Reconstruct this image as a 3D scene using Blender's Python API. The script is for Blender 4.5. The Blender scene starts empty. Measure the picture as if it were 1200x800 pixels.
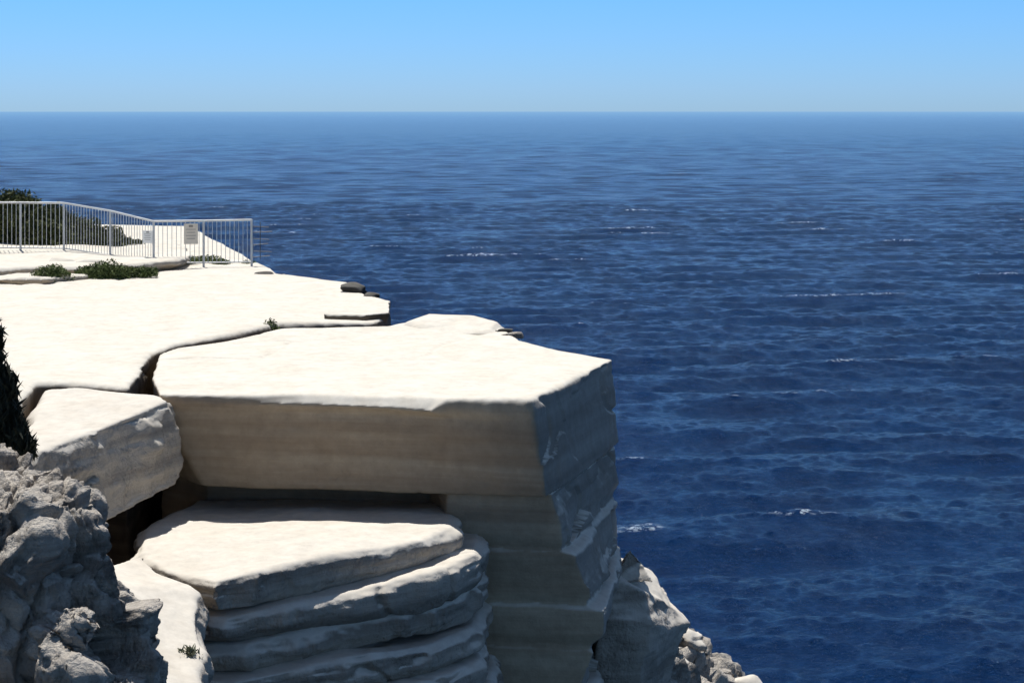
import bpy, bmesh, math, random
import numpy as np
from mathutils import Vector

random.seed(7)
scene = bpy.context.scene
scene.view_settings.view_transform = 'Standard'
scene.view_settings.look = 'None'
scene.view_settings.exposure = 0

# ------------------------------------------------------------ noise
def _hash(ix, iy, iz, seed):
    h = (ix.astype(np.int64)*374761393 + iy.astype(np.int64)*668265263 + iz.astype(np.int64)*2147483647 + seed*144665) & 0xffffffff
    h = ((h ^ (h >> 13)) * 1274126177) & 0xffffffff
    h = ((h ^ (h >> 16)) * 2246822519) & 0xffffffff
    return ((h ^ (h >> 15)) & 0xffffff) / float(0xffffff)

def vnoise(p, seed=0):
    i = np.floor(p).astype(np.int64); f = p - i
    u = f*f*f*(f*(f*6-15)+10)
    r = 0
    for dx in (0, 1):
        for dy in (0, 1):
            for dz in (0, 1):
                w = (u[:,0] if dx else 1-u[:,0])*(u[:,1] if dy else 1-u[:,1])*(u[:,2] if dz else 1-u[:,2])
                r = r + w*_hash(i[:,0]+dx, i[:,1]+dy, i[:,2]+dz, seed)
    return r*2-1

def fbm(p, octv=4, seed=0, gain=0.5):
    s = 0; a = 1; t = 0
    for o in range(octv):
        s = s + a*vnoise(p*(2.03**o)+o*17.3, seed+o*31); t += a; a *= gain
    return s/t

def ridged(p, octv=4, seed=0):
    s = 0; a = 1; t = 0
    for o in range(octv):
        s = s + a*(1-np.abs(vnoise(p*(2.1**o)+o*9.1, seed+o*13))*2); t += a; a *= 0.5
    return s/t

def facets(p, seed=0):
    """fractured blocks: every cell is a randomly tilted plane; returns (tilt height, joint closeness)"""
    i = np.floor(p).astype(np.int64); f1 = np.full(len(p), 9.0); f2 = np.full(len(p), 9.0); h = np.zeros(len(p))
    for dx in (-1, 0, 1):
        for dy in (-1, 0, 1):
            for dz in (-1, 0, 1):
                a, b, c = i[:,0]+dx, i[:,1]+dy, i[:,2]+dz
                v = np.stack([p[:,0]-a-_hash(a,b,c,seed), p[:,1]-b-_hash(a,b,c,seed+1), p[:,2]-c-_hash(a,b,c,seed+2)], 1)
                d = np.sqrt((v*v).sum(1))
                t = v[:,0]*(_hash(a,b,c,seed+3)*2-1)+v[:,1]*(_hash(a,b,c,seed+4)*2-1)+v[:,2]*(_hash(a,b,c,seed+5)*2-1)+_hash(a,b,c,seed+6)*.9-.45
                m = d < f1
                f2 = np.where(m, f1, np.minimum(f2, d)); f1 = np.where(m, d, f1); h = np.where(m, t, h)
    return h, np.clip(1-(f2-f1)*6, 0, 1)

# ------------------------------------------------------------ materials
def new_mat(name):
    m = bpy.data.materials.new(name); m.use_nodes = True
    nt = m.node_tree; b = nt.nodes['Principled BSDF']
    return m, nt, b

def N(nt, t, **kw):
    n = nt.nodes.new(t)
    for k, v in kw.items():
        if k in n.inputs: n.inputs[k].default_value = v
        else: setattr(n, k, v)
    return n

def ramp(nt, stops, src):
    r = nt.nodes.new('ShaderNodeValToRGB')
    e = r.color_ramp.elements
    while len(e) < len(stops): e.new(0.5)
    for i, (p, c) in enumerate(stops):
        e[i].position = p
        e[i].color = (c, c, c, 1) if isinstance(c, (int, float)) else (*c, 1)
    nt.links.new(src, r.inputs[0]); return r.outputs[0]

def mixc(nt, fac, a, b, mode='MIX'):
    m = nt.nodes.new('ShaderNodeMix'); m.data_type = 'RGBA'; m.blend_type = mode
    for s, v in ((0, fac), (6, a), (7, b)):
        if isinstance(v, bpy.types.NodeSocket): nt.links.new(v, m.inputs[s])
        elif s == 0: m.inputs[0].default_value = v
        else: m.inputs[s].default_value = (*v, 1)
    return m.outputs[2]

def math_n(nt, op, a, b=None, c=None):
    m = nt.nodes.new('ShaderNodeMath'); m.operation = op
    for i, v in enumerate((a, b, c)):
        if v is None: continue
        if isinstance(v, bpy.types.NodeSocket): nt.links.new(v, m.inputs[i])
        else: m.inputs[i].default_value = v
    return m.outputs[0]

def noise_at(nt, scale, detail=6, rough=0.55, stretch=(1, 1, 1), dist=0.0):
    g = nt.nodes.new('ShaderNodeNewGeometry')
    mp = nt.nodes.new('ShaderNodeMapping'); mp.inputs['Scale'].default_value = stretch
    nt.links.new(g.outputs['Position'], mp.inputs['Vector'])
    n = N(nt, 'ShaderNodeTexNoise', Scale=scale, Detail=detail, Roughness=rough, Distortion=dist)
    nt.links.new(mp.outputs[0], n.inputs['Vector'])
    return n.outputs['Fac']

def rock_mat(name, top_a, top_b, side_a, side_b, stain, band=0.5, bump=0.03, pit=0.5, xside=None, topbump=0.1, bandsharp=0.1, stretch=2.6):
    m, nt, b = new_mat(name)
    g = nt.nodes.new('ShaderNodeNewGeometry')
    sep = nt.nodes.new('ShaderNodeSeparateXYZ'); nt.links.new(g.outputs['Normal'], sep.inputs[0])
    streakn = noise_at(nt, 1.2, 5, 0.7, (1.0, 1.0, 0.6))
    topc = mixc(nt, ramp(nt, [(0.35, 0), (0.65, 1)], streakn), top_a, top_b)
    bands = ramp(nt, [(0.5-bandsharp, 0), (0.5+bandsharp, 1)], noise_at(nt, 1.0, 5, 0.65, (0.10, 0.10, stretch)))
    sidec = mixc(nt, bands, side_a, side_b)
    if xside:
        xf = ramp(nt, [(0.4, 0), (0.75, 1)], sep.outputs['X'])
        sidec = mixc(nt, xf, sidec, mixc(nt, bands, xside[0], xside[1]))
    sidec = mixc(nt, ramp(nt, [(0.50, 0), (0.70, band)], streakn), sidec, stain)
    topc = mixc(nt, ramp(nt, [(0.58, 0), (0.76, 0.40)], streakn), topc, (0.57, 0.49, 0.38))
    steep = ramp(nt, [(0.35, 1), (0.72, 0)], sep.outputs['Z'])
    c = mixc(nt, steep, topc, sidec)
    n1 = noise_at(nt, 4.5, 6, 0.72)
    c = mixc(nt, 1.0, c, ramp(nt, [(0.3, 0.84), (0.65, 1.04)], n1), 'MULTIPLY')
    nt.links.new(c, b.inputs['Base Color'])
    b.inputs['Roughness'].default_value = 0.92
    b.inputs['Specular IOR Level'].default_value = 0.12
    h = n1
    if pit:
        vo = N(nt, 'ShaderNodeTexVoronoi', Scale=10.0); nt.links.new(g.outputs['Position'], vo.inputs['Vector'])
        pits = ramp(nt, [(0.0, 0), (0.4, 1)], vo.outputs['Distance'])
        pm = math_n(nt, 'MULTIPLY', pits, ramp(nt, [(0.48, 0), (0.60, pit)], streakn))
        h = math_n(nt, 'MULTIPLY_ADD', pm, 0.4, n1)
    bp = N(nt, 'ShaderNodeBump', Strength=1.0, Distance=bump)
    st = nt.nodes.new('ShaderNodeMapRange'); nt.links.new(steep, st.inputs[0])
    st.inputs[3].default_value = topbump; st.inputs[4].default_value = 1.0
    nt.links.new(st.outputs[0], bp.inputs['Strength'])
    nt.links.new(h, bp.inputs['Height']); nt.links.new(bp.outputs[0], b.inputs['Normal'])
    return m

TA, TB = (0.71, 0.65, 0.55), (0.76, 0.725, 0.645)
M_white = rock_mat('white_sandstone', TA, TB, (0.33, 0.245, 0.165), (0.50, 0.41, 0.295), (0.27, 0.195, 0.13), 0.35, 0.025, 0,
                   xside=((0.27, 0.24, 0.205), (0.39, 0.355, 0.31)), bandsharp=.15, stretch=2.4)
M_plat = rock_mat('platform_sandstone', TA, TB, (0.09, 0.072, 0.052), (0.18, 0.145, 0.11), (0.05, 0.042, 0.033), 0.6, 0.03, 0)  # near-black side colours put the crack's shade into the rock colour
M_pale = rock_mat('weathered_sandstone', (0.69, 0.63, 0.54), (0.74, 0.695, 0.615), (0.33, 0.285, 0.235), (0.54, 0.475, 0.395), (0.16, 0.13, 0.105), 0.65, 0.09, 1.0)
M_grey = rock_mat('grey_sandstone', (0.64, 0.59, 0.52), (0.44, 0.40, 0.355), (0.26, 0.225, 0.19), (0.58, 0.515, 0.435), (0.065, 0.053, 0.045), 0.95, 0.16, 0.8, topbump=0.9)

def simple_mat(name, col, rough=0.6, metal=0.0, var=0.15, scale=8):
    m, nt, b = new_mat(name)
    n = ramp(nt, [(0.3, 1-var), (0.7, 1+var)], noise_at(nt, scale, 3))
    nt.links.new(mixc(nt, 1.0, col, n, 'MULTIPLY'), b.inputs['Base Color'])
    b.inputs['Roughness'].default_value = rough; b.inputs['Metallic'].default_value = metal
    return m

def leaf_mat(name, a, bcol, scale=6):
    m, nt, b = new_mat(name)
    n = ramp(nt, [(0.3, 0), (0.7, 1)], noise_at(nt, scale, 3, 0.7))
    nt.links.new(mixc(nt, n, a, bcol), b.inputs['Base Color'])
    b.inputs['Roughness'].default_value = 0.7
    b.inputs['Specular IOR Level'].default_value = 0.2
    return m

# ------------------------------------------------------------ mesh helpers
def link(ob, parent=None):
    scene.collection.objects.link(ob)
    if parent: ob.parent = parent
    return ob

def empty(name):
    e = bpy.data.objects.new(name, None); e.empty_display_size = 0.5
    return link(e)

def displace(me, kind, seed):
    n = len(me.vertices)
    co = np.empty(n*3); me.vertices.foreach_get('co', co); co = co.reshape(-1, 3)
    no = np.empty(n*3); me.vertices.foreach_get('normal', no); no = no.reshape(-1, 3)
    side = np.clip(1.15-np.abs(no[:, 2]), 0, 1)
    top = np.clip(1-side, 0, 1)
    warp = fbm(co*0.5, 3, seed)*0.15
    zz = co[:, 2]+warp
    A = lambda *a: np.array(a)
    if kind == 'smooth':      # polished white sandstone
        d = 0.06*fbm(co*A(.4, .4, .9), 2, seed+1)
        d += side*0.035*fbm(co*A(.5, .5, 4.0), 4, seed+2)
        d += side*0.02*fbm(co*3.0, 4, seed+3)
        xs = side*np.clip(no[:, 0]*2-.6, 0, 1)     # seaward side is more eroded
        h, j = facets(co*A(.7, .4, .7)+fbm(co*1.2, 2, seed)[:, None]*.3, seed+20)
        d += xs*(0.02*ridged(co*A(1, .8, 1.2), 4, seed+9)+.04*h-.01)
        q = np.abs(vnoise(np.c_[co[:, 0]*.3, co[:, 1]*.3, zz*1.1], seed+4))
        d -= xs*0.07*np.clip(1-q*12, 0, 1)
        d += top*0.012*fbm(co*A(1.2, .6, 1), 3, seed+5)
        q = np.abs(vnoise(co*A(.35, .5, .3)+fbm(co, 2, seed)[:, None]*.1, seed+8))
        d -= top*0.05*np.clip(1-q*22, 0, 1)*np.clip(vnoise(co*.3, seed+9)*3, 0, 1)
    elif kind == 'flow':      # soft, wind-worn beds
        k = .35+.65*side
        d = k*0.14*fbm(co*A(.6, .6, 1.1), 3, seed+1)
        d += side*0.08*fbm(np.c_[co[:, 0]*.5, co[:, 1]*.5, zz*3.0], 4, seed+2)
        d += side*0.03*fbm(co*2.5, 4, seed+3)
        xs = side*np.clip(no[:, 0]*2-.4, 0, 1)
        h, j = facets(co*A(1, .8, 1.2), seed+20)
        d += xs*(0.10*ridged(co*A(1, 1, 1.3), 4, seed+9)+.08*h-0.06)
    elif kind == 'column':
        d = 0.05*fbm(co*A(.6, .6, 1.1), 3, seed+1)
        d += side*0.05*fbm(np.c_[co[:, 0]*.3, co[:, 1]*.3, zz*2.6], 4, seed+2)
        d += side*0.02*fbm(co*2.5, 4, seed+3)
        xs = side*np.clip(no[:, 0]*2-.4, 0, 1)
        h, j = facets(co*A(1, .8, 1.2)+fbm(co*1.2, 2, seed)[:, None]*.3, seed+20)
        d += xs*(0.05*ridged(co*A(1, 1, 1.3), 4, seed+9)+.12*h-.03*j-0.04)
    elif kind == 'strata':    # layered ledges
        k = .25+.75*side
        d = k*0.20*fbm(co*A(.7, .7, .9), 4, seed+1)
        d += side*0.12*fbm(np.c_[co[:, 0]*.6, co[:, 1]*.6, zz*4.0], 4, seed+2)
        q = np.abs(vnoise(np.c_[co[:, 0]*.35, co[:, 1]*.35, zz*2.4], seed+4))
        d -= side*0.13*np.clip(1-q*7, 0, 1)*np.clip(.6+vnoise(co*.8, seed+41)*1.5, 0, 1)
        d += side*0.06*ridged(co*A(1.6, 1.6, 3), 5, seed+3)
        q = np.abs(vnoise(np.c_[co[:, 0]*.9, co[:, 1]*.9, zz*.3], seed+14))
        d -= side*0.15*np.clip(1-q*14, 0, 1)*np.clip(vnoise(co*.7, seed+42)*3, 0, 1)
        # tafoni hollows
        d -= side*0.06*np.clip(fbm(co*A(2.2, 2.2, 3.5), 2, seed+90)*3-.6, 0, 1)
    else:                     # rough fractured crag
        w = fbm(co*1.5, 3, seed)[:, None]*.45
        h, j = facets(co*A(1.2, 1.2, .6)+w, seed+50)
        d = 0.18*fbm(co*A(.9, .9, .5), 4, seed+1, 0.55)+.34*h-.18*j
        h, j = facets(co*A(3.0, 3.0, 1.8)+w*1.3, seed+60)
        d += .10*h-.06*j
        h, j = facets(co*A(8, 8, 6)+w*2, seed+70)
        d += .03*h
        d += 0.05*ridged(co*A(3, 3, 2), 5, seed+2)
        d += 0.03*fbm(co*9, 4, seed+6, 0.65)
    co = co+no*d[:, None]
    me.vertices.foreach_set('co', co.ravel()); me.update()

def finish_rock(bm, name, voxel, smooth, kind, mat, parent, seed):
    bmesh.ops.recalc_face_normals(bm, faces=bm.faces[:])
    bmesh.ops.triangulate(bm, faces=bm.faces[:])
    me = bpy.data.meshes.new(name+'_raw'); bm.to_mesh(me); bm.free()
    ob = bpy.data.objects.new(name, me); link(ob)
    md = ob.modifiers.new('r', 'REMESH'); md.mode = 'VOXEL'; md.voxel_size = voxel
    if smooth:
        s = ob.modifiers.new('s', 'SMOOTH'); s.factor = 0.5; s.iterations = smooth
    dg = bpy.context.evaluated_depsgraph_get()
    me2 = bpy.data.meshes.new_from_object(ob.evaluated_get(dg))
    ob.modifiers.clear(); ob.data = me2; bpy.data.meshes.remove(me)
    me2.name = name
    if len(me2.vertices) == 0: print('EMPTY', name)
    displace(me2, kind, seed)
    me2.polygons.foreach_set('use_smooth', [True]*len(me2.polygons))
    me2.materials.clear(); me2.materials.append(mat)
    ob.parent = parent
    return ob

def loft(name, sections, voxel=0.05, smooth=3, kind='smooth', mat=None, parent=None, seed=1):
    """sections: list of (z or [z..], [(x,y)..]) from top to bottom"""
    bm = bmesh.new(); rings = []
    for z, pts in sections:
        zs = z if isinstance(z, (list, tuple)) else [z]*len(pts)
        rings.append([bm.verts.new((p[0], p[1], zz)) for p, zz in zip(pts, zs)])
    n = len(rings[0])
    for a, b in zip(rings, rings[1:]):
        for i in range(n):
            bm.faces.new((a[i], a[(i+1) % n], b[(i+1) % n], b[i]))
    bm.faces.new(rings[0]); bm.faces.new(rings[-1][::-1])
    return finish_rock(bm, name, voxel, smooth, kind, mat, parent, seed)

def scl(pts, s=0.0, dx=0, dy=0):
    """grow outline by s metres from its centroid"""
    cx = sum(p[0] for p in pts)/len(pts); cy = sum(p[1] for p in pts)/len(pts)
    out = []
    for x, y in pts:
        l = math.hypot(x-cx, y-cy)
        out.append((x+(x-cx)/l*s+dx, y+(y-cy)/l*s+dy))
    return out

def jit(pts, a, seed):
    r = random.Random(seed)
    return [(x+r.uniform(-a, a), y+r.uniform(-a, a)) for x, y in pts]

def boulder(bm_name, c, r, voxel, kind, mat, parent, seed, npts=16):
    rr = random.Random(seed); bm = bmesh.new()
    for i in range(npts):
        v = Vector((rr.gauss(0, 1), rr.gauss(0, 1), rr.gauss(0, 1))).normalized()
        bm.verts.new((c[0]+v.x*r[0], c[1]+v.y*r[1], c[2]+v.z*r[2]))
    bmesh.ops.convex_hull(bm, input=bm.verts[:])
    bmesh.ops.delete(bm, geom=[v for v in bm.verts if not v.link_faces], context='VERTS')
    return finish_rock(bm, bm_name, voxel, 2, kind, mat, parent, seed)

# ------------------------------------------------------------ CLIFF
cliff = empty('sandstone_cliff')

# wide upper platform
P = [(-26, 20), (-8.3, 24.0), (-7.2, 26.9), (-7.5, 29.75), (-6.6, 29.55), (-5.98, 29.3), (-6.05, 30.5), (-6.42, 33.4),
     (-6.28, 34.7), (-5.75, 35.7), (-5.15, 36.9), (-4.75, 37.9), (-2.8, 38.3), (-2.6, 39.6), (-2.85, 42.6), (-3.4, 44),
     (-4.0, 47.3), (-6.2, 49.8), (-7.0, 52.8), (-8.5, 58), (-12, 70), (-32, 74)]
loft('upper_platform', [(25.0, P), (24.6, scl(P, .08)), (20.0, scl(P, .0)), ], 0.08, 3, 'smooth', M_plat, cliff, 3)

# big cantilevered block
Aback = [(1.77, 32.73), (0.9, 34.0), (0.16, 35.3), (-0.17, 37.4), (-0.71, 38.4),
     (-1.8, 38.9), (-2.2, 38.3), (-2.5, 37.5), (-4.6, 37.2), (-5.0, 36.2), (-5.6, 35.1), (-6.12, 34.3), (-6.28, 33.4), (-5.84, 30.5)]
A0 = [(-5.42, 28.84), (-4.0, 28.62), (-2.9, 28.62), (-1.2, 28.33), (-0.95, 28.14), (0.30, 27.95), (1.0, 30.3)]+Aback
A1 = [(-5.42, 28.80), (-4.0, 28.58), (-2.9, 28.44), (-1.2, 28.08), (-0.95, 28.12), (0.32, 27.93), (1.02, 30.3)]+Aback
A2 = [(-5.35, 28.86), (-4.0, 28.66), (-2.9, 28.56), (-1.2, 28.34), (-0.95, 28.24), (0.34, 27.96), (1.04, 30.3)]+Aback
A3 = [(-4.78, 29.0), (-3.9, 28.80), (-2.7, 28.66), (-1.2, 28.42), (-0.5, 28.3), (0.52, 28.0), (1.2, 30.3), (1.85, 32.73)]+Aback[1:]
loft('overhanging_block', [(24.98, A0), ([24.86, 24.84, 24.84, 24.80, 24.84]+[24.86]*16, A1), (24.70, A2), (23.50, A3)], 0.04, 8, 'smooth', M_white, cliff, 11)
# thin remnant bed on the back edge of the block
K = [(-2.25, 37.7), (-1.6, 37.0), (-0.9, 36.7), (-0.35, 36.6), (-0.15, 37.6), (-0.7, 38.5), (-1.8, 39.0)]
loft('remnant_bed', [([25.10, 25.02, 25.0, 25.04, 25.12, 25.14, 25.12], scl(K, -.15)), (24.95, scl(K, .1)), (24.8, scl(K, .1))], 0.04, 6, 'smooth', M_white, cliff, 15)

# left block
B = [(-6.95, 25.5), (-6.35, 25.3), (-5.75, 26.5), (-5.12, 28.25), (-5.45, 28.8), (-6.0, 29.05), (-6.7, 29.3), (-7.3, 29.4), (-6.95, 27.0)]
loft('rounded_block', [([24.8, 24.72, 24.85, 24.95, 24.97, 24.97, 24.97, 24.95, 24.85], scl(B, -.03)),
     ([24.55]*9, scl(B, .16)), ([24.0, 23.9, 23.9, 24.0, 24.0, 24.0, 24., 24., 24.], scl(B, .24)),
     ([23.7, 23.5, 23.5, 23.65, 23.65, 23.7, 23.7, 23.7, 23.7], scl(B, .0, .1))], 0.04, 22, 'flow', M_pale, cliff, 21)

# column under the block: thick beds worn into one face, jagged on the seaward side
back = [(1.0, 34.0), (0.2, 36), (-1.5, 38), (-5.5, 36), (-5.8, 31)]
prof = [(23.6, .62, 28.30, 1.80), (22.95, .80, 28.28, 1.84), (22.74, .74, 28.34, 1.70), (22.64, .98, 28.28, 1.90), (22.05, 1.24, 28.28, 1.88),
        (21.92, 1.14, 28.34, 1.76), (21.84, 1.42, 28.26, 1.93), (21.45, 1.40, 28.28, 1.90), (21.28, 1.20, 28.36, 1.62), (21.18, 1.26, 28.30, 1.66), (20.6, 1.05, 28.32, 1.45), (19.5, .95, 28.4, 1.4)]
secs = []
for k, (z, fx, fy, bx) in enumerate(prof):
    secs.append(([z]*2+[z-.03*i for i in range(5)]+[z]*5,
        [(-4.9, 30.2), (-1.3, 29.9), (-1.0, fy+.25), (-.2, fy+.1), (fx, fy), ((fx*.55+bx*.45)+.05*(-1)**k, 30.3), (bx, 32.6)]+back))
loft('column', secs, 0.038, 3, 'column', M_white, cliff, 31)

# lower ledge, stack of beds
def ledge(name, zt, zb, pts, seed, und=0.15, mat=M_pale, bul=.05):
    pts = jit(pts, .06, seed)
    pts = [(x, y+1.2 if y > 28 else y) for x, y in pts]
    zt = zt if isinstance(zt, list) else [zt]*len(pts)
    loft(name, [(zt, scl(pts, -.08)), ([z-.10 for z in zt], scl(pts, bul)), ([(z*.4+zb*.6) for z in zt], scl(pts, bul)), (zb, scl(pts, -und))],
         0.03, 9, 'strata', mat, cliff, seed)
ledge('ledge_bed_1', [23.22, 23.18, 23.20, 23.24, 23.25, 23.24, 23.10, 23.10, 23.2], 22.76,
      [(-5.2, 25.9), (-4.6, 24.9), (-3.85, 24.3), (-2.3, 25.75), (-1.25, 26.5), (-0.9, 27.25), (-0.9, 28.9), (-5.0, 28.9), (-5.4, 27.5)], 41)
ledge('ledge_bed_2', [22.75, 22.7, 22.7, 22.8, 22.9, 22.95, 22.9, 22.9, 22.8], 22.30,
      [(-5.0, 25.9), (-4.3, 24.6), (-3.75, 24.4), (-1.9, 25.7), (-0.9, 26.3), (-0.42, 27.05), (-0.4, 28.9), (-5.0, 28.9), (-5.2, 27.5)], 42, .25)
ledge('ledge_bed_3', [22.4, 22.3, 22.3, 22.4, 22.4, 22.45, 22.4, 22.4, 22.4], 21.95,
      [(-5.0, 25.9), (-4.3, 24.6), (-3.5, 24.55), (-2.0, 25.75), (-1.1, 26.3), (-0.5, 27.0), (-0.4, 28.9), (-5.0, 28.9), (-5.2, 27.5)], 43, .1)
ledge('ledge_bed_4', [22.0, 22.0, 21.95, 22.0, 21.9, 21.9, 21.9, 21.9, 21.9], 21.45,
      [(-5.0, 25.9), (-4.3, 24.3), (-3.6, 24.2), (-1.8, 25.4), (-1.0, 26.1), (-0.55, 26.9), (-0.3, 28.9), (-5.0, 28.9), (-5.2, 27.5)], 44, .22)
ledge('ledge_bed_5', 21.5, 21.0, [(-5.0, 25.9), (-4.3, 24.2), (-3.5, 24.1), (-1.7, 25.2), (-.8, 26.0), (-0.35, 26.7), (-0.3, 28.9), (-5.0, 28.9), (-5.2, 27.5)], 45, .2)
ledge('ledge_bed_6', 21.05, 19.8, [(-5.0, 25.9), (-4.3, 24.1), (-3.5, 23.9), (-1.6, 25.0), (-.8, 25.8), (-0.25, 26.6), (-0.3, 28.9), (-5.0, 28.9), (-5.2, 27.5)], 46, .0)

# smooth flank slab in front-left of the ledge
F = [(-5.05, 25.6), (-4.55, 24.75), (-4.02, 24.2), (-3.66, 22.6), (-3.45, 20.5), (-3.6, 18.5), (-5.6, 18.5), (-5.8, 23)]
loft('flank_slab', [([23.3, 23.2, 23.15, 22.85, 22.45, 22.0, 23.0, 23.5], scl(F, -.08)),
     ([23.1, 22.95, 22.85, 22.55, 22.15, 21.7, 22.5, 23.2], scl(F, .02)), (20.0, scl(F, -.1))], 0.04, 8, 'flow', M_pale, cliff, 51)

# body of the cliff down to the sea
H = [(-26, 17), (-4.5, 17.5), (-3.2, 23), (-0.5, 26.8), (0.9, 28.3), (1.5, 31), (1.7, 33), (1.0, 36), (-0.6, 39.5), (-2.8, 43),
     (-4.4, 49), (-8.0, 57), (-12, 71), (-32, 75)]
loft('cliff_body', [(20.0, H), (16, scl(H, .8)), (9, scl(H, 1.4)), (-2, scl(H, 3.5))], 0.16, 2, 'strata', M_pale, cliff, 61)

# boulder and talus at the foot of the column on the right
loft('fallen_boulder', [([21.5, 21.25, 20.75, 21.1, 21.4], [(1.75, 31.6), (2.2, 31.6), (2.8, 32.5), (2.5, 33.6), (1.6, 33.8)]),
     ([20.9, 20.7, 20.4, 20.5, 20.6], [(1.5, 31.3), (2.35, 31.3), (3.05, 32.6), (2.7, 33.8), (1.4, 33.8)]),
     ([19.4]*5, [(1.25, 31.3), (2.1, 31.3), (2.75, 32.6), (2.7, 33.8), (1.2, 33.8)])], 0.04, 2, 'flow', M_pale, cliff, 71)
loft('talus_slope', [([20.3, 20.1, 18.9, 17.8, 18.0, 19.9], [(1.6, 32.6), (2.4, 32.9), (3.6, 34.2), (4.6, 36.5), (4.5, 38.5), (2.0, 37.5)]),
     ([15]*6, [(2, 30.5), (3.6, 31.5), (5.3, 33.5), (6.5, 36.5), (6.0, 40), (0, 38)]),
     ([-2]*6, [(0, 28.5), (7, 28), (10, 32), (12, 38), (9, 44), (-2, 40)])], 0.12, 2, 'crag', M_grey, cliff, 73)
for i in range(34):
    t = random.random()
    x = 1.9+2.7*t+random.uniform(-.25, .25); y = 32.6+3.9*t+random.uniform(-.6, .9)
    z = 20.55-2.55*t+random.uniform(-.1, .1)
    r = random.uniform(.14, .42)
    boulder('talus_block_%d' % i, (x, y, z), (r*1.4, r, r*.6), 0.04, 'flow', M_pale if i % 3 else M_grey, cliff, 80+i, 10)
loft('pointed_flake', [([21.85, 21.6, 21.6, 21.7], [(2.02, 32.0), (2.25, 32.1), (2.15, 32.3), (1.95, 32.3)]),
                       ([21.3]*4, [(1.68, 31.8), (2.42, 31.9), (2.3, 32.6), (1.75, 32.6)])], 0.025, 1, 'flow', M_pale, cliff, 75)

# raised low ledge beside the fence and slabs near the rim
G = [(-22, 47.5), (-13.2, 47.9), (-12.2, 48.6), (-11.0, 48.3), (-9.9, 49.6), (-9.2, 50.9), (-9.0, 53), (-10.5, 58), (-22, 62)]
loft('raised_bed', [(25.27, G), (25.16, scl(G, .12)), (24.9, scl(G, -.3))], 0.06, 3, 'strata', M_white, cliff, 91)
G2 = [(-22, 46), (-14.5, 46.3), (-12.8, 46.9), (-11.6, 46.7), (-10.9, 47.6), (-10.6, 49.2), (-12, 50), (-22, 52)]
loft('raised_bed_lower', [(25.13, G2), (25.08, scl(G2, .1)), (24.9, scl(G2, -.3))], 0.06, 3, 'strata', M_white, cliff, 92)
R1 = [(-3.9, 38.9), (-3.0, 38.7), (-2.55, 39.3), (-2.7, 41.6), (-3.2, 42.3), (-3.7, 41)]
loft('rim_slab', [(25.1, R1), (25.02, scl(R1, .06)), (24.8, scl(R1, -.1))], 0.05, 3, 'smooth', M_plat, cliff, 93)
M_dark = rock_mat('dark_rock', (0.10, 0.095, 0.085), (0.2, 0.19, 0.17), (0.03, 0.028, 0.025), (0.08, 0.075, 0.07), (0.02, 0.02, 0.02), 0.6, 0.05, 0.5, topbump=.8)  # near-black colour; the two knobs stand in for the rim crevice's shade
boulder('crevice_shade_knob', (-3.75, 45.0, 25.0), (.42, .5, .2), .04, 'flow', M_dark, cliff, 95, 16)
boulder('crevice_shade_knob_small', (-3.3, 43.6, 24.98), (.25, .3, .12), .04, 'flow', M_dark, cliff, 96, 16)
for i, (x, y, r) in enumerate([(-11.2, 50.2, .35), (-12.3, 50.6, .5), (-9.9, 51.1, .3)]):
    boulder('rim_stone_%d' % i, (x, y, 25.18), (r*1.4, r, r*.45), 0.04, 'flow', M_white, cliff, 120+i, 14)
for i, (x, y, r) in enumerate([(-6.5, 49.5, .25), (-6.0, 49.3, .2), (-0.1, 36.9, .2), (0.05, 36.2, .2)]):
    boulder('rim_chip_%d' % i, (x, y, 24.97), (r*1.5, r, r*.4), 0.035, 'flow', M_dark if i % 2 == 0 else M_grey, cliff, 130+i, 12)

# ------------------------------------------------------------ foreground crag
crag = empty('rocky_outcrop')
O1 = [(-9, 17.5), (-5.6, 17.6), (-4.55, 18.0), (-4.2, 18.9), (-4.5, 20.0), (-6, 21.2), (-9, 21.5)]
loft('crag_mass', [([25.85, 25.8, 25.5, 25.4, 25.5, 25.8, 25.85], scl(O1, -.25)),
     ([25.2]*7, scl(O1, .0)), ([24.3]*7, scl(O1, .25)), ([23.4]*7, scl(O1, .45)), ([19]*7, scl(O1, 1.0))], 0.025, 1, 'crag', M_grey, crag, 201)
for i, (x, y, z, rx, rz) in enumerate([(-4.15, 17.6, 24.2, .4, .6), (-3.85, 18.1, 23.6, .35, .5), (-4.6, 17.0, 23.35, .5, .35), (-3.85, 17.4, 23.1, .3, .3),
                                       (-5.1, 17.0, 23.9, .5, .5), (-4.3, 17.4, 23.0, .5, .4), (-3.7, 18.6, 23.1, .3, .35), (-4.9, 16.8, 23.3, .25, .2), (-4.2, 16.9, 23.0, .3, .2)]):
    boulder('crag_block_%d' % i, (x, y, z), (rx, rx, rz), 0.025, 'crag', M_grey if i < 3 else M_pale, crag, 210+i, 14)

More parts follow.
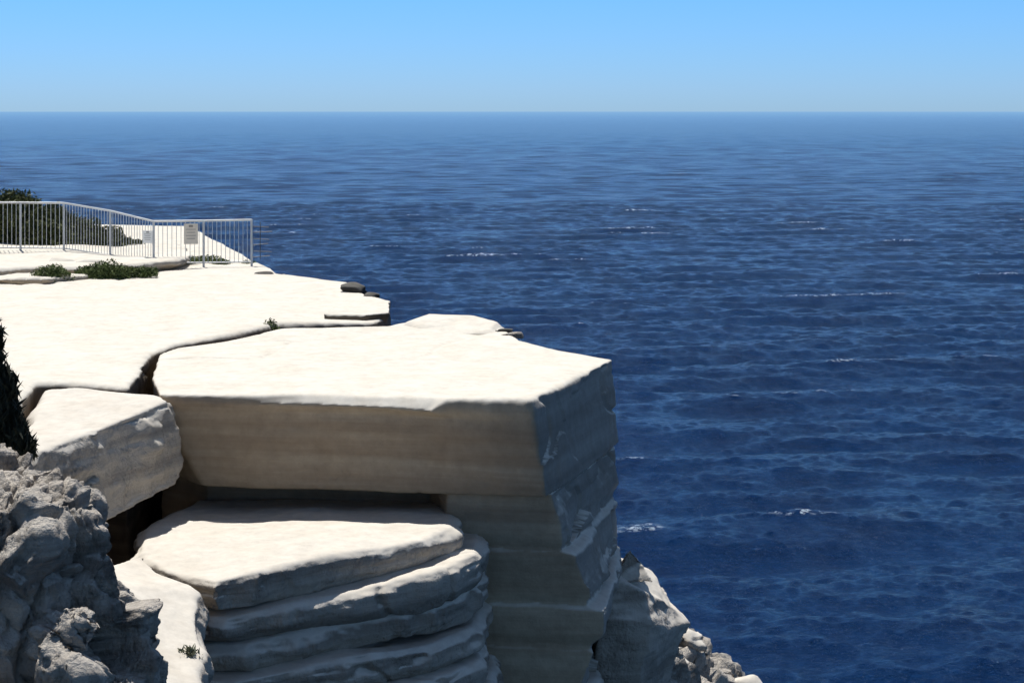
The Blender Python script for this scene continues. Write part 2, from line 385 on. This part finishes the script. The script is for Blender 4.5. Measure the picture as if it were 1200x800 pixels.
# ------------------------------------------------------------ vegetation
def leaves(name, blobs, size, mat, upright=0.0, elong=1.0, seed=1, lumpy=.45):
    rg = np.random.default_rng(seed); V = []
    for (cx, cy, cz, rx, ry, rz, n) in blobs:
        u = rg.normal(size=(n, 3)); u /= np.linalg.norm(u, axis=1)[:, None]
        u[:, 2] = np.abs(u[:, 2])*1.0-0.1*rg.random(n)
        rad = rg.random(n)**0.35
        lump = 1+lumpy*fbm(u*2.6+cx, 3, seed)
        c = u*rad[:, None]*lump[:, None]*np.array([rx, ry, rz])+np.array([cx, cy, cz])
        d = rg.normal(size=(n, 3)); d[:, 2] = d[:, 2]*(1-upright)+upright*2.0
        d /= np.linalg.norm(d, axis=1)[:, None]
        e = np.cross(d, rg.normal(size=(n, 3))); e /= np.linalg.norm(e, axis=1)[:, None]
        s = size*rg.uniform(.6, 1.4, n)[:, None]
        V.append(np.stack([c-d*s*elong, c+e*s*.35, c+d*s*elong, c-e*s*.35], 1))
    V = np.concatenate(V); n = len(V)
    me = bpy.data.meshes.new(name)
    me.from_pydata(V.reshape(-1, 3).tolist(), [], np.arange(n*4).reshape(-1, 4).tolist())
    me.materials.append(mat)
    ob = bpy.data.objects.new(name, me); link(ob); return ob

L_dark = leaf_mat('heath_foliage', (0.035, 0.05, 0.02), (0.12, 0.13, 0.045), 3)
L_olive = leaf_mat('coastal_shrub_foliage', (0.05, 0.075, 0.025), (0.15, 0.19, 0.06), 5)
L_black = leaf_mat('casuarina_foliage', (0.012, 0.016, 0.012), (0.035, 0.04, 0.025), 8)
leaves('heath_bushes', [(-17.2, 58.5, 25.2, 1.6, 1.4, 1.35, 9000), (-15.3, 58, 25.2, 1.15, 1.2, 1.72, 13000), (-16.2, 57.5, 25.2, 1.0, 1.0, 1.45, 8000), (-14.1, 57.5, 25.1, 1.1, 1.1, 1.40, 8000), (-13.2, 57, 25.0, 1.1, 1.1, 1.15, 7000),
        (-20, 60, 25.2, 3, 2, 1.6, 6000), (-12.3, 56.6, 25.0, .9, .8, .85, 3500), (-11.6, 57, 25.0, .6, .6, .45, 1500)], 0.075, L_dark, seed=3, lumpy=.25)
leaves('low_shrub', [(-11.55, 47.2, 25.0, .48, .4, .45, 3500)], 0.04, L_olive, seed=5)
leaves('low_shrub', [(-10.3, 48.0, 25.05, .7, .4, .42, 4000), (-9.55, 48.4, 25.05, .45, .35, .26, 2000), (-10.9, 48.2, 25.05, .4, .3, .3, 1500)], 0.04, L_olive, seed=6)
leaves('low_shrub', [(-9.1, 52.6, 25.05, .35, .3, .18, 900), (-8.2, 52.8, 25.0, .3, .3, .14, 700), (-8.7, 53.5, 25.0, .5, .3, .2, 900), (-7.5, 53.4, 24.95, .25, .3, .1, 400)], 0.035, L_olive, seed=7)
leaves('low_shrub', [(-4.85, 37.75, 24.85, .18, .14, .26, 800)], 0.03, L_olive, .4, seed=8)
leaves('low_shrub', [(-3.85, 22.3, 22.68, .16, .16, .28, 320)], 0.045, leaf_mat('grey_green_foliage', (.12, .13, .09), (.26, .27, .18)), .6, 1.5, seed=9)
leaves('casuarina_shrub', [(-6.72, 24.2, 25.0, .40, .4, 1.0, 6000), (-6.82, 24.2, 25.5, .28, .3, 1.15, 5500), (-6.55, 24.1, 24.9, .4, .3, .5, 3000)], 0.06, L_black, .85, 2.0, seed=10)

# ------------------------------------------------------------ fence
M_metal = simple_mat('galvanised_steel', (0.50, 0.51, 0.52), 0.45, 0.3, 0.08, 3)
M_sign = simple_mat('sign_white', (0.85, 0.85, 0.83), 0.5, 0, 0.03)
M_signb = simple_mat('sign_tan', (0.68, 0.62, 0.53), 0.5, 0, 0.05)
M_ink = simple_mat('sign_print', (0.22, 0.20, 0.18), 0.6, 0, 0.05)
fence = empty('metal_fence')
def tube(bm, a, b, r, seg=8):
    a = Vector(a); b = Vector(b); d = b-a; L = d.length
    q = d.to_track_quat('Z', 'Y').to_matrix().to_4x4(); q.translation = (a+b)/2
    bmesh.ops.create_cone(bm, cap_ends=True, segments=seg, radius1=r, radius2=r, depth=L, matrix=q)
def to_ob(bm, name, mat, parent=None):
    me = bpy.data.meshes.new(name); bm.to_mesh(me); bm.free(); me.materials.append(mat)
    return link(bpy.data.objects.new(name, me), parent)
FP = [(-22.0, 54.3, 25.25, 1.42), (-19.4, 54.2, 25.25, 1.42), (-16.8, 54.1, 25.25, 1.42), (-14.15, 54.05, 25.24, 1.42), (-12.89, 54.0, 25.23, 1.42),
      (-11.3, 52.8, 25.13, 1.36), (-9.83, 51.5, 25.02, 1.25), (-8.5, 51.75, 25.0, 1.27), (-7.21, 52.0, 25.0, 1.28)]
bm = bmesh.new()
for p in FP: tube(bm, (p[0], p[1], p[2]-.15), (p[0], p[1], p[2]+p[3]+.01), .033, 10)
to_ob(bm, 'posts', M_metal, fence)
bm = bmesh.new()
for a, b in zip(FP, FP[1:]):
    tube(bm, (a[0], a[1], a[2]+a[3]), (b[0], b[1], b[2]+b[3]), .028)
    tube(bm, (a[0], a[1], a[2]+.12), (b[0], b[1], b[2]+.12), .02)
to_ob(bm, 'rails', M_metal, fence)
bm = bmesh.new()
for a, b in zip(FP, FP[1:]):
    L = math.hypot(a[0]-b[0], a[1]-b[1]); n = round(L/.125)
    for i in range(1, n):
        t = i/n; q = [a[k]*(1-t)+b[k]*t for k in range(4)]
        tube(bm, (q[0], q[1], q[2]+.12), (q[0], q[1], q[2]+q[3]), .009, 6)
to_ob(bm, 'pickets', M_metal, fence)
bm = bmesh.new()
for i in range(6):
    z = 25.25+i*.17
    tube(bm, (-7.2, 52.0, z), (-6.72+.06*math.sin(i*2), 52.1, z+.03*math.cos(i*3)), .013, 6)
tube(bm, (-6.98, 52.05, 25.18), (-6.98, 52.05, 26.22), .011, 6)
to_ob(bm, 'end_spikes', simple_mat('dark_steel', (.05, .05, .055), .5, .3), fence)

def sign(c, w, h, ang, mat):
    e = empty('warning_sign'); e.location = c; e.rotation_euler = (0, 0, ang)
    def box(nm, cx, cz, sx, sz, y0, y1, m):
        bm = bmesh.new(); bmesh.ops.create_cube(bm, size=1)
        for v in bm.verts: v.co = (cx+v.co.x*sx, (y0+y1)/2+v.co.y*(y1-y0), cz+v.co.z*sz)
        to_ob(bm, nm, m, e)
    box('panel', 0, 0, w, h, -.012, 0, mat)
    for i in range(4):
        box('text_line_%d' % i, 0, h*(.22-.15*i), w*(.7-.1*(i % 2)), h*.03, -.0165, -.0125, M_ink)
    box('pictogram', 0, h*.38, w*.3, h*.1, -.0165, -.0125, M_ink)
sign((-9.98, 51.45, 25.85), .28, .34, math.radians(-15), M_sign)
sign((-8.83, 51.63, 25.92), .38, .56, math.radians(8), M_signb)

# ------------------------------------------------------------ sea (choppy wind sea as real geometry)
def logs(a, b, n): return np.exp(np.linspace(math.log(a), math.log(b), n))
d = np.concatenate([logs(28, 80, 60)[:-1], logs(80, 600, 1300)[:-1], logs(600, 2500, 420)[:-1], logs(2500, 60000, 120)])
an = np.concatenate([np.linspace(-100, -17, 40)[:-1], np.linspace(-17, 17, 760), np.linspace(17, 100, 40)[1:]])*math.pi/180
D, AN = np.meshgrid(d, an, indexing='ij')
X0 = D*np.sin(AN); Y0 = D*np.cos(AN)
Z = np.zeros_like(X0); DX = np.zeros_like(X0); DY = np.zeros_like(X0)
ds = np.gradient(d)
rg = np.random.default_rng(11)
NW = 90
for k in range(NW):
    lam = 0.65*(26/0.65)**((k+rg.random())/NW)
    amp = 0.0058*lam if lam < 6 else 0.0058*6*(lam/6)**.55
    th = math.radians(-90+rg.normal()*(38 if lam < 6 else 22)+8)
    cx, cy = math.cos(th), math.sin(th); kk = 2*math.pi/lam
    att = np.clip(lam/(2.4*ds)-0.8, 0, 1)
    rws = np.nonzero(att > 0)[0]
    if len(rws) == 0: continue
    r1_ = rws.max()+1
    ph = kk*(cx*X0[:r1_]+cy*Y0[:r1_])+rg.random()*6.28
    a = (att[:r1_]*amp)[:, None]
    Z[:r1_] += a*np.sin(ph); c_ = a*np.cos(ph)*0.9
    DX[:r1_] += c_*cx; DY[:r1_] += c_*cy
# groups: patches of rougher and calmer water
g_ = fbm(np.stack([X0.ravel()*.03, Y0.ravel()*.018, X0.ravel()*0], 1), 3, 77).reshape(X0.shape)
Z *= 0.95+.45*g_
zs_ = np.sort(Z[60:1300, 200:700].ravel()); ZQ = float(zs_[int(len(zs_)*.988)]); ZQ2 = float(zs_[int(len(zs_)*.9985)])
vs = np.stack([X0+DX, Y0+DY, Z], -1).reshape(-1, 3)
nr, nc = X0.shape
idx = np.arange(nr*nc).reshape(nr, nc)
fc = np.stack([idx[:-1, :-1], idx[:-1, 1:], idx[1:, 1:], idx[1:, :-1]], -1).reshape(-1, 4)
me = bpy.data.meshes.new('sea')
me.vertices.add(len(vs)); me.vertices.foreach_set('co', vs.ravel())
me.loops.add(fc.size); me.loops.foreach_set('vertex_index', fc.ravel().astype(np.int32))
me.polygons.add(len(fc)); me.polygons.foreach_set('loop_start', np.arange(0, fc.size, 4, dtype=np.int32))
me.update(calc_edges=True); me.validate()
if me.polygons[0].normal.z < 0: me.flip_normals()
me.polygons.foreach_set('use_smooth', [True]*len(me.polygons))
sea = link(bpy.data.objects.new('sea', me))
m, nt, b = new_mat('sea_water')
streaks = noise_at(nt, 1.0, 6, 0.78, (0.10, 0.018, 1))
c = mixc(nt, ramp(nt, [(0.33, 0), (0.67, 1)], streaks), (0.0002, 0.013, 0.060), (0.0005, 0.029, 0.115))
h1 = noise_at(nt, 1.9, 4, 0.72, (0.85, 1, 1), .3)
r1 = math_n(nt, 'MULTIPLY', math_n(nt, 'ABSOLUTE', math_n(nt, 'SUBTRACT', h1, 0.5)), -1.0)
# broken white crests on the very highest waves
g = nt.nodes.new('ShaderNodeNewGeometry'); sz = nt.nodes.new('ShaderNodeSeparateXYZ'); nt.links.new(g.outputs['Position'], sz.inputs[0])
mr = N(nt, 'ShaderNodeMapRange'); nt.links.new(sz.outputs['Z'], mr.inputs[0]); mr.inputs[1].default_value = ZQ; mr.inputs[2].default_value = ZQ2
fo = math_n(nt, 'MULTIPLY', mr.outputs[0], ramp(nt, [(0.50, 0), (0.60, 1)], h1))
c = mixc(nt, fo, c, (0.55, 0.65, 0.75))
nt.links.new(c, b.inputs['Base Color'])
b.inputs['Roughness'].default_value = 0.15; b.inputs['IOR'].default_value = 1.33
b.inputs['Specular IOR Level'].default_value = 0.36
b.inputs['Specular Tint'].default_value = (0.33, 0.66, 1.0, 1)
bp = N(nt, 'ShaderNodeBump', Strength=1.0, Distance=0.7)
nt.links.new(r1, bp.inputs['Height']); nt.links.new(bp.outputs[0], b.inputs['Normal'])
# haze painted into the far sea as glow (by real distance from the coast)
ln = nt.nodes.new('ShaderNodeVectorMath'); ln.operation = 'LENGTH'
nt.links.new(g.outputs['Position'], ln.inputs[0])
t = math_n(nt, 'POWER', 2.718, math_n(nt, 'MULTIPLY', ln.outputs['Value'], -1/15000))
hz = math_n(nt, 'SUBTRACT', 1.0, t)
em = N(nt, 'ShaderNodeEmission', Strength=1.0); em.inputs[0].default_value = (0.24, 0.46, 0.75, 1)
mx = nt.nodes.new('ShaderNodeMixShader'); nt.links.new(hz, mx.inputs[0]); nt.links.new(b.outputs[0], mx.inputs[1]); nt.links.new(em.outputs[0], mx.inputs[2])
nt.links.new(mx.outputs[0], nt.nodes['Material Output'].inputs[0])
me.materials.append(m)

# ------------------------------------------------------------ light
EL = math.radians(66); AZ = math.radians(-22)      # azimuth from +Y towards +X
w = bpy.data.worlds.new('World'); scene.world = w; w.use_nodes = True
nt = w.node_tree; bg = nt.nodes['Background']
sky = nt.nodes.new('ShaderNodeTexSky'); sky.sky_type = 'NISHITA'; sky.sun_disc = False
sky.sun_elevation = EL; sky.sun_rotation = AZ
sky.altitude = 0; sky.air_density = 0.7; sky.dust_density = 0.2; sky.ozone_density = 2.0
tc = nt.nodes.new('ShaderNodeTexCoord'); sp = nt.nodes.new('ShaderNodeSeparateXYZ')
nt.links.new(tc.outputs['Generated'], sp.inputs[0])
tint = ramp(nt, [(0.0, (0.54, 0.84, 1.36)), (0.012, (0.55, 0.86, 1.40)), (0.06, (0.50, 0.95, 1.50)), (0.25, (0.80, 0.92, 1.05)), (0.6, (1.0, 0.90, 0.78))], sp.outputs['Z'])
nt.links.new(mixc(nt, 1.0, sky.outputs[0], tint, 'MULTIPLY'), bg.inputs[0]); bg.inputs[1].default_value = 0.090
sd = bpy.data.lights.new('sun', 'SUN'); sd.energy = 4.9; sd.angle = math.radians(0.5); sd.color = (1.0, 0.97, 0.92)
so = link(bpy.data.objects.new('sun', sd))
s = Vector((math.sin(AZ)*math.cos(EL), math.cos(AZ)*math.cos(EL), math.sin(EL)))
so.rotation_euler = (-s).to_track_quat('-Z', 'Y').to_euler(); so.location = (0, 0, 80)

# ------------------------------------------------------------ camera
cd = bpy.data.cameras.new('camera'); cam = link(bpy.data.objects.new('camera', cd))
cd.sensor_width = 36; cd.lens = 66; cd.shift_y = -0.225
cd.clip_start = 0.1; cd.clip_end = 200000
cam.location = (0, 0, 29.3); cam.rotation_euler = (math.radians(90), 0, 0)
scene.camera = cam
